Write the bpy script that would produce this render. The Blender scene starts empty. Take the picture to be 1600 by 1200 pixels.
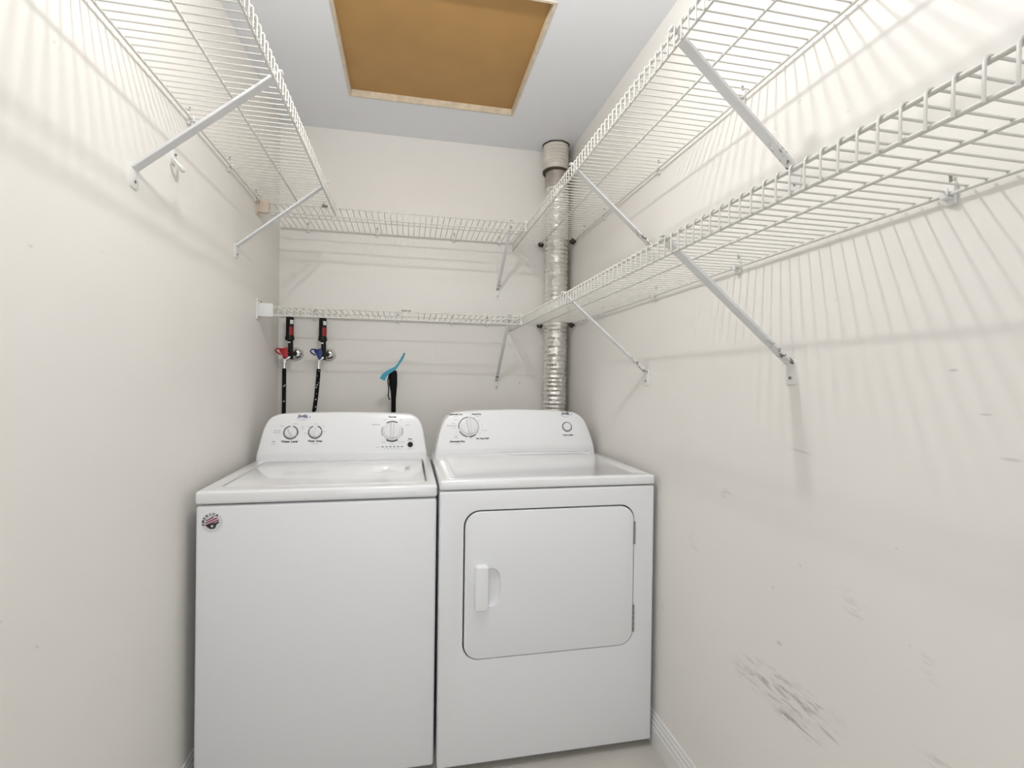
import bpy, bmesh, math, random
from mathutils import Vector, Matrix, noise

random.seed(7)
scene = bpy.context.scene
C = bpy.context.collection
R = math.radians

# ------------------------------------------------------------------ camera
cam_d = bpy.data.cameras.new('camera')
cam = bpy.data.objects.new('camera', cam_d)
C.objects.link(cam)
rt = Vector((0.979213, -0.202388, 0.013423))
up = Vector((-0.01203, 0.008109, 0.999895))
fw = Vector((0.202476, 0.979272, -0.005506))
M = Matrix((rt, up, -fw)).transposed().to_4x4()
M.translation = Vector((0.6405, -2.6676, 1.2589))
cam.matrix_world = M
cam_d.sensor_width = 36
cam_d.lens = 777.13 / 1600 * 36
cam_d.clip_start = 0.02
scene.camera = cam

# ------------------------------------------------------------------ world, light, exposure
world = bpy.data.worlds.new('world')
scene.world = world
world.use_nodes = True
world.node_tree.nodes['Background'].inputs[0].default_value = (0.93, 0.96, 1.0, 1)
world.node_tree.nodes['Background'].inputs[1].default_value = 0.15
# ceiling lamp of the room, on the ceiling above the top edge of the picture
ld = bpy.data.lights.new('ceiling_lamp_offscreen', 'POINT')
ld.energy = 16.5; ld.shadow_soft_size = 0.022; ld.color = (1.0, 0.985, 0.965)
lo = bpy.data.objects.new('ceiling_lamp_offscreen', ld)
C.objects.link(lo)
lo.location = (0.70, -1.62, 2.38)
# added soft fill light, unseen behind the camera, shining in through the doorway opening
hd = bpy.data.lights.new('fill_light_offscreen', 'AREA')
hd.shape = 'RECTANGLE'; hd.size = 1.1; hd.size_y = 2.0; hd.energy = 15.5; hd.color = (0.92, 0.96, 1.0)
hl = bpy.data.objects.new('fill_light_offscreen', hd)
C.objects.link(hl)
hl.location = (0.75, -3.75, 1.35)
hl.rotation_euler = (R(90), 0, 0)
vs = scene.view_settings
vs.view_transform = 'Standard'
vs.look = 'None'
vs.gamma = 1
vs.use_curve_mapping = False
vs.exposure = 0.03

# ------------------------------------------------------------------ dimensions (metres)
W = 1.495            # room width, left wall x=0, back wall y=0
H = 2.528
YF = -3.35           # front wall
Z1, Z2 = 2.013, 1.572
LIP = 0.042

# ------------------------------------------------------------------ materials
def mat(name, col, rough=0.5, metal=0.0, spec=0.5, bump=0.0, bscale=200, var=0.0, vscale=4.0, coat=0.0, emit=0.0):
    m = bpy.data.materials.new(name)
    m.use_nodes = True
    nt = m.node_tree
    b = nt.nodes['Principled BSDF']
    b.inputs['Base Color'].default_value = (*col, 1)
    b.inputs['Roughness'].default_value = rough
    b.inputs['Metallic'].default_value = metal
    b.inputs['Specular IOR Level'].default_value = spec
    b.inputs['Coat Weight'].default_value = coat
    b.inputs['Coat Roughness'].default_value = 0.08
    if emit:
        b.inputs['Emission Color'].default_value = (*col, 1)
        b.inputs['Emission Strength'].default_value = emit
    tc = nt.nodes.new('ShaderNodeTexCoord')
    if var:
        n = nt.nodes.new('ShaderNodeTexNoise')
        n.inputs['Scale'].default_value = vscale
        n.inputs['Detail'].default_value = 6
        nt.links.new(tc.outputs['Object'], n.inputs['Vector'])
        r = nt.nodes.new('ShaderNodeMapRange')
        r.inputs['From Min'].default_value = 0.3
        r.inputs['From Max'].default_value = 0.7
        r.inputs['To Min'].default_value = 1 - var
        r.inputs['To Max'].default_value = 1.0
        nt.links.new(n.outputs['Fac'], r.inputs['Value'])
        mx = nt.nodes.new('ShaderNodeMix')
        mx.data_type = 'RGBA'
        mx.blend_type = 'MULTIPLY'
        mx.inputs[0].default_value = 1
        mx.inputs[6].default_value = (*col, 1)
        nt.links.new(r.outputs['Result'], mx.inputs[7])
        nt.links.new(mx.outputs[2], b.inputs['Base Color'])
    if bump:
        n2 = nt.nodes.new('ShaderNodeTexNoise')
        n2.inputs['Scale'].default_value = bscale
        n2.inputs['Detail'].default_value = 4
        nt.links.new(tc.outputs['Object'], n2.inputs['Vector'])
        bp = nt.nodes.new('ShaderNodeBump')
        bp.inputs['Strength'].default_value = bump
        bp.inputs['Distance'].default_value = 0.002
        nt.links.new(n2.outputs['Fac'], bp.inputs['Height'])
        nt.links.new(bp.outputs['Normal'], b.inputs['Normal'])
    return m

WALLCOL = (0.875, 0.85, 0.803)

def wall_mat(name, marks=(), axes='yz'):
    """Eggshell wall paint with specks and scuffs. marks: (a, z, half length, half height, angle, strength)
    in wall coordinates, a = the horizontal axis."""
    m = mat(name, WALLCOL, rough=0.42, spec=0.35)
    nt = m.node_tree
    L = nt.links.new
    b = nt.nodes['Principled BSDF']
    tc = nt.nodes.new('ShaderNodeTexCoord')
    sx = nt.nodes.new('ShaderNodeSeparateXYZ')
    L(tc.outputs['Object'], sx.inputs[0])
    cb = nt.nodes.new('ShaderNodeCombineXYZ')
    L(sx.outputs['Y' if axes[0] == 'y' else 'X'], cb.inputs[0])
    L(sx.outputs['Z'], cb.inputs[1])

    def math_(op, a, bb=None, c=None):
        n = nt.nodes.new('ShaderNodeMath')
        n.operation = op
        for i, v in enumerate((a, bb, c)):
            if v is None:
                continue
            if isinstance(v, (int, float)):
                n.inputs[i].default_value = v
            else:
                L(v, n.inputs[i])
        return n.outputs[0]

    # sparse specks everywhere
    n = nt.nodes.new('ShaderNodeTexNoise')
    n.inputs['Scale'].default_value = 24
    n.inputs['Detail'].default_value = 3
    L(cb.outputs[0], n.inputs['Vector'])
    speck = nt.nodes.new('ShaderNodeMapRange')
    speck.inputs['From Min'].default_value = 0.735
    speck.inputs['From Max'].default_value = 0.79
    speck.inputs['To Max'].default_value = 0.30
    L(n.outputs['Fac'], speck.inputs['Value'])
    total = speck.outputs['Result']
    for (a, z, hl_, hh, ang, st, solid) in marks:
        mp = nt.nodes.new('ShaderNodeMapping')
        mp.vector_type = 'TEXTURE'
        mp.inputs['Location'].default_value = (a, z, 0)
        mp.inputs['Rotation'].default_value = (0, 0, R(ang))
        mp.inputs['Scale'].default_value = (hl_, hh, 1)
        L(cb.outputs[0], mp.inputs['Vector'])
        ln = nt.nodes.new('ShaderNodeVectorMath')
        ln.operation = 'LENGTH'
        L(mp.outputs[0], ln.inputs[0])
        fall = nt.nodes.new('ShaderNodeMapRange')
        fall.inputs['From Min'].default_value = 1.0
        fall.inputs['From Max'].default_value = 0.25
        fall.inputs['To Max'].default_value = st
        L(ln.outputs['Value'], fall.inputs['Value'])
        k = fall.outputs['Result']
        if not solid:
            mp2 = nt.nodes.new('ShaderNodeMapping')
            mp2.inputs['Rotation'].default_value = (0, 0, -R(ang))
            mp2.inputs['Scale'].default_value = (16, 75, 1)
            L(cb.outputs[0], mp2.inputs['Vector'])
            n3 = nt.nodes.new('ShaderNodeTexNoise')
            n3.inputs['Scale'].default_value = 1.0
            n3.inputs['Detail'].default_value = 6
            n3.inputs['Roughness'].default_value = 0.65
            L(mp2.outputs[0], n3.inputs['Vector'])
            th = nt.nodes.new('ShaderNodeMapRange')
            th.inputs['From Min'].default_value = 0.50
            th.inputs['From Max'].default_value = 0.66
            L(n3.outputs['Fac'], th.inputs['Value'])
            k = math_('MULTIPLY', k, th.outputs['Result'])
        total = math_('MAXIMUM', total, k)
    # broad, faint mottling of the paint
    n4 = nt.nodes.new('ShaderNodeTexNoise')
    n4.inputs['Scale'].default_value = 2.2
    n4.inputs['Detail'].default_value = 4
    L(cb.outputs[0], n4.inputs['Vector'])
    mr = nt.nodes.new('ShaderNodeMapRange')
    mr.inputs['From Min'].default_value = 0.3
    mr.inputs['From Max'].default_value = 0.7
    mr.inputs['To Min'].default_value = 0.965
    L(n4.outputs['Fac'], mr.inputs['Value'])
    mx0 = nt.nodes.new('ShaderNodeMix')
    mx0.data_type = 'RGBA'
    mx0.blend_type = 'MULTIPLY'
    mx0.inputs[0].default_value = 1
    mx0.inputs[6].default_value = (*WALLCOL, 1)
    L(mr.outputs['Result'], mx0.inputs[7])
    mx = nt.nodes.new('ShaderNodeMix')
    mx.data_type = 'RGBA'
    L(total, mx.inputs[0])
    L(mx0.outputs[2], mx.inputs[6])
    mx.inputs[7].default_value = (0.16, 0.15, 0.13, 1)
    L(mx.outputs[2], b.inputs['Base Color'])
    # roller texture plus slow waviness of the plaster
    n5 = nt.nodes.new('ShaderNodeTexNoise')
    n5.inputs['Scale'].default_value = 260
    L(tc.outputs['Object'], n5.inputs['Vector'])
    n6 = nt.nodes.new('ShaderNodeTexNoise')
    n6.inputs['Scale'].default_value = 5
    L(tc.outputs['Object'], n6.inputs['Vector'])
    s = math_('ADD', math_('MULTIPLY', n5.outputs['Fac'], 0.05), n6.outputs['Fac'])
    bp = nt.nodes.new('ShaderNodeBump')
    bp.inputs['Strength'].default_value = 0.25
    bp.inputs['Distance'].default_value = 0.006
    L(s, bp.inputs['Height'])
    L(bp.outputs['Normal'], b.inputs['Normal'])
    return m

def rust_mat(name, col, rz):
    """White enamel with rust patches near the foot of a brace (object x below rz)."""
    m = mat(name, col, rough=0.4)
    nt = m.node_tree
    L = nt.links.new
    b = nt.nodes['Principled BSDF']
    tc = nt.nodes.new('ShaderNodeTexCoord')
    oi = nt.nodes.new('ShaderNodeObjectInfo')
    ad = nt.nodes.new('ShaderNodeVectorMath')
    ad.operation = 'ADD'
    L(tc.outputs['Object'], ad.inputs[0])
    L(oi.outputs['Location'], ad.inputs[1])
    n = nt.nodes.new('ShaderNodeTexNoise')
    n.inputs['Scale'].default_value = 70
    n.inputs['Detail'].default_value = 5
    L(ad.outputs[0], n.inputs['Vector'])
    sx = nt.nodes.new('ShaderNodeSeparateXYZ')
    L(tc.outputs['Object'], sx.inputs[0])
    z = nt.nodes.new('ShaderNodeMapRange')
    z.inputs['From Min'].default_value = rz
    z.inputs['From Max'].default_value = rz * 0.55
    L(sx.outputs['X'], z.inputs['Value'])
    th = nt.nodes.new('ShaderNodeMapRange')
    th.inputs['From Min'].default_value = 0.53
    th.inputs['From Max'].default_value = 0.62
    L(n.outputs['Fac'], th.inputs['Value'])
    mu = nt.nodes.new('ShaderNodeMath')
    mu.operation = 'MULTIPLY'
    L(z.outputs['Result'], mu.inputs[0])
    L(th.outputs['Result'], mu.inputs[1])
    mx = nt.nodes.new('ShaderNodeMix')
    mx.data_type = 'RGBA'
    L(mu.outputs[0], mx.inputs[0])
    mx.inputs[6].default_value = (*col, 1)
    mx.inputs[7].default_value = (0.16, 0.11, 0.075, 1)
    L(mx.outputs[2], b.inputs['Base Color'])
    return m

MT = {
    'ceiling': mat('ceiling_paint', (0.915, 0.93, 0.97), rough=0.6, bump=0.15, bscale=180),
    'floor': mat('floor_vinyl', (0.62, 0.585, 0.53), rough=0.4, var=0.15),
    'trim': mat('trim_paint', (0.82, 0.81, 0.79), rough=0.35),
    'hatch': mat('hardboard', (0.51, 0.29, 0.095), rough=0.5, var=0.10, vscale=7, bump=0.1, bscale=60),
    'cream': mat('cream_wood', (0.80, 0.70, 0.55), rough=0.5, var=0.22, vscale=30),
    'wire': mat('vinyl_wire', (0.72, 0.705, 0.66), rough=0.38),
    'brace': rust_mat('brace_enamel', (0.80, 0.80, 0.80), 0.075),
    'plastic': mat('white_plastic', (0.80, 0.80, 0.78), rough=0.4),
    'beige_plastic': mat('beige_plastic', (0.70, 0.60, 0.50), rough=0.5),
    'dark': mat('dark_gap', (0.015, 0.015, 0.015), rough=0.8),
    'screw': mat('screw_steel', (0.30, 0.28, 0.26), rough=0.4, metal=0.8),
    'enamel': mat('appliance_enamel', (0.87, 0.875, 0.885), rough=0.16, coat=0.5),
    'front_enamel': mat('appliance_front_enamel', (0.85, 0.855, 0.87), rough=0.42, spec=0.4, bump=0.012, bscale=90),
    'brace_clean': mat('clean_brace_enamel', (0.80, 0.80, 0.81), rough=0.45),
    'panel': mat('appliance_plastic', (0.89, 0.895, 0.905), rough=0.25, coat=0.2),
    'knob': mat('knob_plastic', (0.83, 0.83, 0.84), rough=0.3),
    'chrome': mat('chrome', (0.75, 0.75, 0.74), rough=0.12, metal=1.0),
    'greyring': mat('dark_grey_ring', (0.11, 0.115, 0.12), rough=0.35),
    'lightring': mat('pale_grey_print', (0.50, 0.51, 0.52), rough=0.35),
    'print': mat('black_print', (0.03, 0.03, 0.035), rough=0.5),
    'printgrey': mat('grey_small_print', (0.22, 0.22, 0.23), rough=0.5),
    'logo': mat('navy_print', (0.012, 0.016, 0.10), rough=0.4),
    'swoosh': mat('blue_grey_print', (0.32, 0.35, 0.55), rough=0.4),
    'black': mat('black_rubber', (0.006, 0.006, 0.006), rough=0.7, spec=0.15),
    'blackpl': mat('black_plastic', (0.009, 0.009, 0.009), rough=0.4, spec=0.25),
    'redlabel': mat('red_label', (0.33, 0.02, 0.02), rough=0.4),
    'red': mat('red_handle', (0.50, 0.012, 0.02), rough=0.3),
    'blue': mat('blue_handle', (0.012, 0.032, 0.18), rough=0.3),
    'cyan': mat('blue_strip', (0.05, 0.32, 0.46), rough=0.45),
    'sticker': mat('sticker_base', (0.70, 0.71, 0.715), rough=0.3),
    'stickpink': mat('sticker_pink', (0.78, 0.55, 0.60), rough=0.3),
    'stickred': mat('sticker_maroon', (0.16, 0.03, 0.06), rough=0.3),
    'duct_top': mat('painted_duct', (0.78, 0.74, 0.66), rough=0.6, var=0.22, vscale=22, bump=0.4, bscale=40),
    'tape': mat('duct_tape', (0.52, 0.46, 0.42), rough=0.35, metal=0.3, var=0.3, vscale=18, bump=0.5, bscale=30),
    'brown': mat('dark_brown', (0.05, 0.037, 0.028), rough=0.6),
    'rod': mat('lamp_metal', (0.6, 0.6, 0.6), rough=0.4, metal=0.6),
}

def foil_mat():
    m = mat('foil', (0.90, 0.885, 0.85), rough=0.30, metal=1.0)
    nt = m.node_tree
    L = nt.links.new
    b = nt.nodes['Principled BSDF']
    tc = nt.nodes.new('ShaderNodeTexCoord')
    n = nt.nodes.new('ShaderNodeTexNoise')
    n.inputs['Scale'].default_value = 75
    n.inputs['Detail'].default_value = 4
    L(tc.outputs['Object'], n.inputs['Vector'])
    bp = nt.nodes.new('ShaderNodeBump')
    bp.inputs['Strength'].default_value = 1.0
    bp.inputs['Distance'].default_value = 0.006
    L(n.outputs['Fac'], bp.inputs['Height'])
    L(bp.outputs['Normal'], b.inputs['Normal'])
    return m
MT['foil'] = foil_mat()

def hose_mat():
    m = mat('braided_hose', (0.006, 0.006, 0.006), rough=0.6, spec=0.15)
    nt = m.node_tree
    L = nt.links.new
    b = nt.nodes['Principled BSDF']
    tc = nt.nodes.new('ShaderNodeTexCoord')
    v = nt.nodes.new('ShaderNodeTexVoronoi')
    v.inputs['Scale'].default_value = 62
    L(tc.outputs['Object'], v.inputs['Vector'])
    r = nt.nodes.new('ShaderNodeMapRange')
    r.inputs['From Min'].default_value = 0.25
    r.inputs['From Max'].default_value = 0.18
    L(v.outputs['Distance'], r.inputs['Value'])
    mx = nt.nodes.new('ShaderNodeMix')
    mx.data_type = 'RGBA'
    L(r.outputs['Result'], mx.inputs[0])
    mx.inputs[6].default_value = (0.006, 0.006, 0.006, 1)
    mx.inputs[7].default_value = (0.6, 0.6, 0.58, 1)
    L(mx.outputs[2], b.inputs['Base Color'])
    return m
MT['hose'] = hose_mat()

# ------------------------------------------------------------------ helpers
ROOT = {}            # object name -> world location of its thing's root

def rootloc(o):
    while o.parent:
        o = o.parent
    return o.location

def link_mesh(name, me, m, parent=None, smooth=None):
    if m is not None and not me.materials:
        me.materials.append(MT[m] if isinstance(m, str) else m)
    if smooth is not None:
        for p in me.polygons:
            p.use_smooth = True
        me.set_sharp_from_angle(angle=R(smooth))
    o = bpy.data.objects.new(name, me)
    C.objects.link(o)
    if parent:
        o.parent = parent
    return o

class MB:
    """Collects geometry in world coordinates; build() makes it one mesh object."""
    def __init__(self):
        self.bm = bmesh.new()

    def raw(self, vs_, fs):
        v = [self.bm.verts.new(p) for p in vs_]
        for f in fs:
            try:
                self.bm.faces.new([v[i] for i in f])
            except ValueError:
                pass
        return self

    def box(self, x0, x1, y0, y1, z0, z1, bev=0.0, seg=2):
        t = bmesh.new()
        bmesh.ops.create_cube(t, size=1)
        for v in t.verts:
            v.co = Vector(((x0 + x1) / 2 + v.co.x * (x1 - x0), (y0 + y1) / 2 + v.co.y * (y1 - y0), (z0 + z1) / 2 + v.co.z * (z1 - z0)))
        if bev:
            bmesh.ops.bevel(t, geom=t.edges[:], offset=bev, segments=seg, affect='EDGES', profile=0.5)
        return self.join(t)

    def join(self, t, mtx=None):
        if mtx is not None:
            t.transform(mtx)
        t.verts.index_update()
        self.raw([v.co.copy() for v in t.verts], [[v.index for v in f.verts] for f in t.faces])
        t.free()
        return self

    def tube(self, pts, r, n=8, cap=True, twist=None):
        pts = [Vector(p) for p in pts]
        rs = r if isinstance(r, (list, tuple)) else [r] * len(pts)
        base = None
        vs_, fs = [], []
        for i, p in enumerate(pts):
            if i == 0:
                d = pts[1] - p
            elif i == len(pts) - 1:
                d = p - pts[i - 1]
            else:
                d = (pts[i + 1] - p).normalized() + (p - pts[i - 1]).normalized()
            d.normalize()
            if base is None:
                base = d.orthogonal().normalized()
            base = (base - d * base.dot(d)).normalized()
            s = d.cross(base)
            for k in range(n):
                a = 2 * math.pi * k / n
                vs_.append(p + (base * math.cos(a) + s * math.sin(a)) * rs[i])
        for i in range(len(pts) - 1):
            for k in range(n):
                fs.append([i * n + k, i * n + (k + 1) % n, (i + 1) * n + (k + 1) % n, (i + 1) * n + k])
        if cap:
            fs.append(list(range(n))[::-1])
            fs.append([(len(pts) - 1) * n + k for k in range(n)])
        return self.raw(vs_, fs)

    def lathe(self, prof, mtx=None, n=24, jitter=0.0):
        """prof: (r, h) pairs turned about local z."""
        vs_, fs = [], []
        mtx = mtx or Matrix()
        for i, (r, h) in enumerate(prof):
            for k in range(n):
                a = 2 * math.pi * k / n
                rr = r
                if jitter:
                    rr += jitter * noise.noise(Vector((math.cos(a) * 3, math.sin(a) * 3, h * 60)))
                vs_.append(mtx @ Vector((rr * math.cos(a), rr * math.sin(a), h)))
        for i in range(len(prof) - 1):
            for k in range(n):
                fs.append([i * n + k, i * n + (k + 1) % n, (i + 1) * n + (k + 1) % n, (i + 1) * n + k])
        fs.append(list(range(n))[::-1])
        fs.append([(len(prof) - 1) * n + k for k in range(n)])
        return self.raw(vs_, fs)

    def prism(self, outline, mp, depth, bev=0.0, seg=3):
        """outline: 2-D counter-clockwise loop; mp(u, v, w) -> world; w from 0 to depth, front edge rounded by bev."""
        n = len(outline)
        rings = [(0.0, 0.0)]
        if bev:
            for k in range(seg + 1):
                a = math.pi / 2 * k / seg
                rings.append((bev * (1 - math.cos(a)), depth - bev + bev * math.sin(a)))
        else:
            rings.append((0.0, depth))
        vs_, fs = [], []
        for ins, w in rings:
            for i in range(n):
                p0 = Vector(outline[i - 1]); p1 = Vector(outline[i]); p2 = Vector(outline[(i + 1) % n])
                d1 = (p1 - p0).normalized(); d2 = (p2 - p1).normalized()
                nn = Vector((-(d1.y + d2.y), d1.x + d2.x))
                nn.normalize()
                c = max(0.35, nn.dot(Vector((-d1.y, d1.x))))
                q = p1 + nn * (ins / c)
                vs_.append(mp(q.x, q.y, w))
        for j in range(len(rings) - 1):
            for i in range(n):
                fs.append([j * n + i, j * n + (i + 1) % n, (j + 1) * n + (i + 1) % n, (j + 1) * n + i])
        fs.append(list(range(n))[::-1])
        fs.append([(len(rings) - 1) * n + i for i in range(n)])
        return self.raw(vs_, fs)

    def build(self, name, m, parent=None, smooth=None, local=False):
        bmesh.ops.recalc_face_normals(self.bm, faces=self.bm.faces[:])
        if parent is not None and not local:
            off = rootloc(parent)
            for v in self.bm.verts:
                v.co -= off
        me = bpy.data.meshes.new(name)
        self.bm.to_mesh(me)
        self.bm.free()
        return link_mesh(name, me, m, parent, smooth)

def rrect(x0, x1, z0, z1, r, n=8):
    out = []
    for cx, cz, a0 in ((x1 - r, z0 + r, -90), (x1 - r, z1 - r, 0), (x0 + r, z1 - r, 90), (x0 + r, z0 + r, 180)):
        for k in range(n + 1):
            a = R(a0 + 90 * k / n)
            out.append((cx + r * math.cos(a), cz + r * math.sin(a)))
    return out

def arc_band(cx, cy, r0, r1, a0, a1, n=14):
    """Flat ring sector outline (counter-clockwise)."""
    o = [(cx + r1 * math.cos(R(a0 + (a1 - a0) * k / n)), cy + r1 * math.sin(R(a0 + (a1 - a0) * k / n))) for k in range(n + 1)]
    i = [(cx + r0 * math.cos(R(a1 + (a0 - a1) * k / n)), cy + r0 * math.sin(R(a1 + (a0 - a1) * k / n))) for k in range(n + 1)]
    return o + i

def thing(name, label, cat, loc=(0, 0, 0), group=None, rz=0.0):
    o = bpy.data.objects.new(name, None)
    C.objects.link(o)
    o.empty_display_size = 0.05
    o.location = loc
    o.rotation_euler = (0, 0, rz)
    o['label'] = label
    o['category'] = cat
    if group:
        o['group'] = group
    return o

def tag(o, label, cat, group=None):
    o['label'] = label
    o['category'] = cat
    if group:
        o['group'] = group
    return o

def struct(o, label, cat):
    o['kind'] = 'structure'
    o['label'] = label
    o['category'] = cat
    return o

def text_obj(name, body, size, mtx, m, parent, bold=0.0, shear=0.0, align='CENTER', sx=1.0):
    cu = bpy.data.curves.new(name, 'FONT')
    cu.body = body
    cu.size = size
    cu.align_x = align
    cu.align_y = 'CENTER'
    cu.shear = shear
    cu.offset = bold
    cu.resolution_u = 2
    tmp = bpy.data.objects.new(name + '_curve', cu)
    C.objects.link(tmp)
    dg = bpy.context.evaluated_depsgraph_get()
    me = bpy.data.meshes.new_from_object(tmp.evaluated_get(dg))
    bpy.data.objects.remove(tmp)
    bpy.data.curves.remove(cu)
    me.materials.clear()
    off = Matrix.Translation(-rootloc(parent))
    me.transform(off @ mtx @ Matrix.Diagonal((sx, 1, 1, 1)))
    return link_mesh(name, me, m, parent)

def boolean(o, cutter):
    md = o.modifiers.new('cut', 'BOOLEAN')
    md.object = cutter
    md.operation = 'DIFFERENCE'
    md.solver = 'EXACT'
    bpy.context.view_layer.update()
    dg = bpy.context.evaluated_depsgraph_get()
    me = bpy.data.meshes.new_from_object(o.evaluated_get(dg))
    o.modifiers.clear()
    mats = [s for s in o.data.materials]
    o.data = me
    me.materials.clear()
    for s in mats[:1]:
        me.materials.append(s)
    for p in me.polygons:
        p.material_index = 0
    bpy.data.objects.remove(cutter)
    return o

def bevel_mod(o, w, seg=2, ang=40):
    md = o.modifiers.new('bevel', 'BEVEL')
    md.width = w
    md.segments = seg
    md.limit_method = 'ANGLE'
    md.angle_limit = R(ang)
    for p in o.data.polygons:
        p.use_smooth = True
    md.harden_normals = True

# ------------------------------------------------------------------ the room
struct(MB().box(-0.1, W + 0.1, YF - 0.6, 0.1, -0.1, 0).build('floor', 'floor'), 'beige vinyl floor of the laundry room', 'floor')
HX0, HX1, HY0, HY1 = 0.362, 1.112, -1.06, -0.327
cb_ = MB()
cb_.box(-0.1, HX0, YF - 0.1, 0.1, H, H + 0.12)
cb_.box(HX1, W + 0.1, YF - 0.1, 0.1, H, H + 0.12)
cb_.box(HX0, HX1, HY1, 0.1, H, H + 0.12)
cb_.box(HX0, HX1, YF - 0.1, HY0, H, H + 0.12)
struct(cb_.build('ceiling', 'ceiling'), 'white painted ceiling with a square hatch opening', 'ceiling')

back_marks = [(1.314, 1.291, 0.006, 0.005, 0, 0.5, True), (1.235, 1.248, 0.004, 0.014, 20, 0.4, True),
              ]
struct(MB().box(-0.1, W + 0.1, 0, 0.1, 0, H).build('wall_back', wall_mat('paint_back', back_marks, 'xz')), 'cream back wall of the laundry room', 'wall')
left_marks = [(-1.45, 1.52, 0.03, 0.012, 30, 0.12, False), (-1.66, 1.48, 0.008, 0.004, 0, 0.2, True)]
struct(MB().box(-0.1, 0, YF, 0, 0, H).build('wall_left', wall_mat('paint_left', left_marks, 'yz')), 'cream left wall of the laundry room', 'wall')
right_marks = [
    (-1.66, 0.545, 0.20, 0.055, -8, 0.62, False), (-1.60, 0.525, 0.075, 0.018, 6, 0.80, False), (-1.70, 0.505, 0.10, 0.022, 0, 0.90, False),
    (-1.76, 0.575, 0.09, 0.02, -12, 0.60, False), (-1.61, 0.535, 0.045, 0.007, 8, 0.40, True), (-1.665, 0.545, 0.030, 0.006, 4, 0.42, True), (-1.70, 0.505, 0.045, 0.008, 2, 0.45, True), (-1.80, 0.540, 0.035, 0.005, 6, 0.35, True),
    (-1.66, 0.655, 0.012, 0.006, 0, 0.28, True), (-1.57, 0.530, 0.02, 0.004, -30, 0.35, True),
    (-1.713, 1.112, 0.045, 0.004, 6, 0.20, True), (-2.03, 1.286, 0.010, 0.003, 0, 0.32, True), (-2.076, 1.218, 0.012, 0.0022, 0, 0.28, True),
    (-2.11, 1.155, 0.018, 0.0035, 0, 0.22, True), (-1.66, 1.31, 0.004, 0.010, 0, 0.28, True),
    (-1.45, 0.95, 0.03, 0.05, 40, 0.18, False), (-1.85, 0.83, 0.06, 0.03, 20, 0.22, False), (-2.00, 0.79, 0.03, 0.02, 60, 0.30, False),
    (-1.12, 0.50, 0.004, 0.022, 0, 0.25, True), (-2.02, 0.64, 0.05, 0.02, 0, 0.30, False), (-1.30, 0.78, 0.04, 0.03, 50, 0.2, False)]
struct(MB().box(W, W + 0.1, YF, 0, 0, H).build('wall_right', wall_mat('paint_right', right_marks, 'yz')), 'cream right wall of the laundry room with dark scuffs low down', 'wall')
fw_ = MB()
fw_.box(-0.1, 0.30, YF - 0.1, YF, 0, H)
fw_.box(1.25, W + 0.1, YF - 0.1, YF, 0, H)
fw_.box(0.30, 1.25, YF - 0.1, YF, 2.08, H)
struct(fw_.build('wall_front', wall_mat('paint_front', (), 'xz')), 'cream wall with the open doorway facing the appliances', 'wall')

def baseboard(name, pts, label):
    """profile (thickness, z) swept between two points along a wall."""
    (x0, y0), (x1, y1), (nx, ny) = pts
    prof = [(0, 0), (0.012, 0), (0.012, 0.062), (0.010, 0.066), (0.010, 0.080), (0.0075, 0.083), (0.0075, 0.096), (0.005, 0.099), (0.004, 0.110), (0, 0.112)]
    vs_, fs = [], []
    for (x, y) in ((x0, y0), (x1, y1)):
        for t, z in prof:
            vs_.append((x + nx * t, y + ny * t, z))
    n = len(prof)
    for i in range(n):
        fs.append([i, (i + 1) % n, n + (i + 1) % n, n + i])
    fs += [list(range(n)), list(range(n, 2 * n))]
    struct(MB().raw(vs_, fs).build(name, 'trim'), label, 'baseboard')
baseboard('baseboard_right', ((W, YF), (W, -0.013), (-1, 0)), 'white stepped baseboard along the right wall beside the dryer')
baseboard('baseboard_left', ((0, YF), (0, -0.013), (1, 0)), 'white stepped baseboard along the left wall beside the washer')
baseboard('baseboard_back', ((0, 0), (W, 0), (0, -1)), 'white stepped baseboard along the back wall')

# ------------------------------------------------------------------ ceiling hatch
ht = thing('attic_hatch', 'brown hardboard access hatch in a cream frame set into the ceiling', 'hatch', (0.737, -0.69, H))
fb = 0.010
hz1 = H + 0.034
MB().box(HX0 + fb, HX1 - fb, HY0 + fb, HY1 - fb, H + 0.026, H + 0.034, 0.001).build('hatch_panel', 'hatch', ht)
for nm, bx in (('a', (HX0, HX0 + fb, HY0, HY1)), ('b', (HX1 - fb, HX1, HY0, HY1)), ('c', (HX0 + fb, HX1 - fb, HY1 - fb, HY1)), ('d', (HX0 + fb, HX1 - fb, HY0, HY0 + fb))):
    MB().box(*bx, H - 0.002, hz1, 0.001).build('frame_board', 'cream', ht)

# ------------------------------------------------------------------ wire shelves
DUCT = (1.411, -0.083)
DR = 0.0625
PITCH = 0.0272
RW, RR = 0.0018, 0.0032

def wire_path(d0, d1, lip):
    p = [(d0, 0, 0)]
    p += [(d1 - 0.007, 0, 0), (d1 - 0.0025, 0, -0.0015), (d1, 0, -0.006), (d1, 0, -lip)]
    return p

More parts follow.
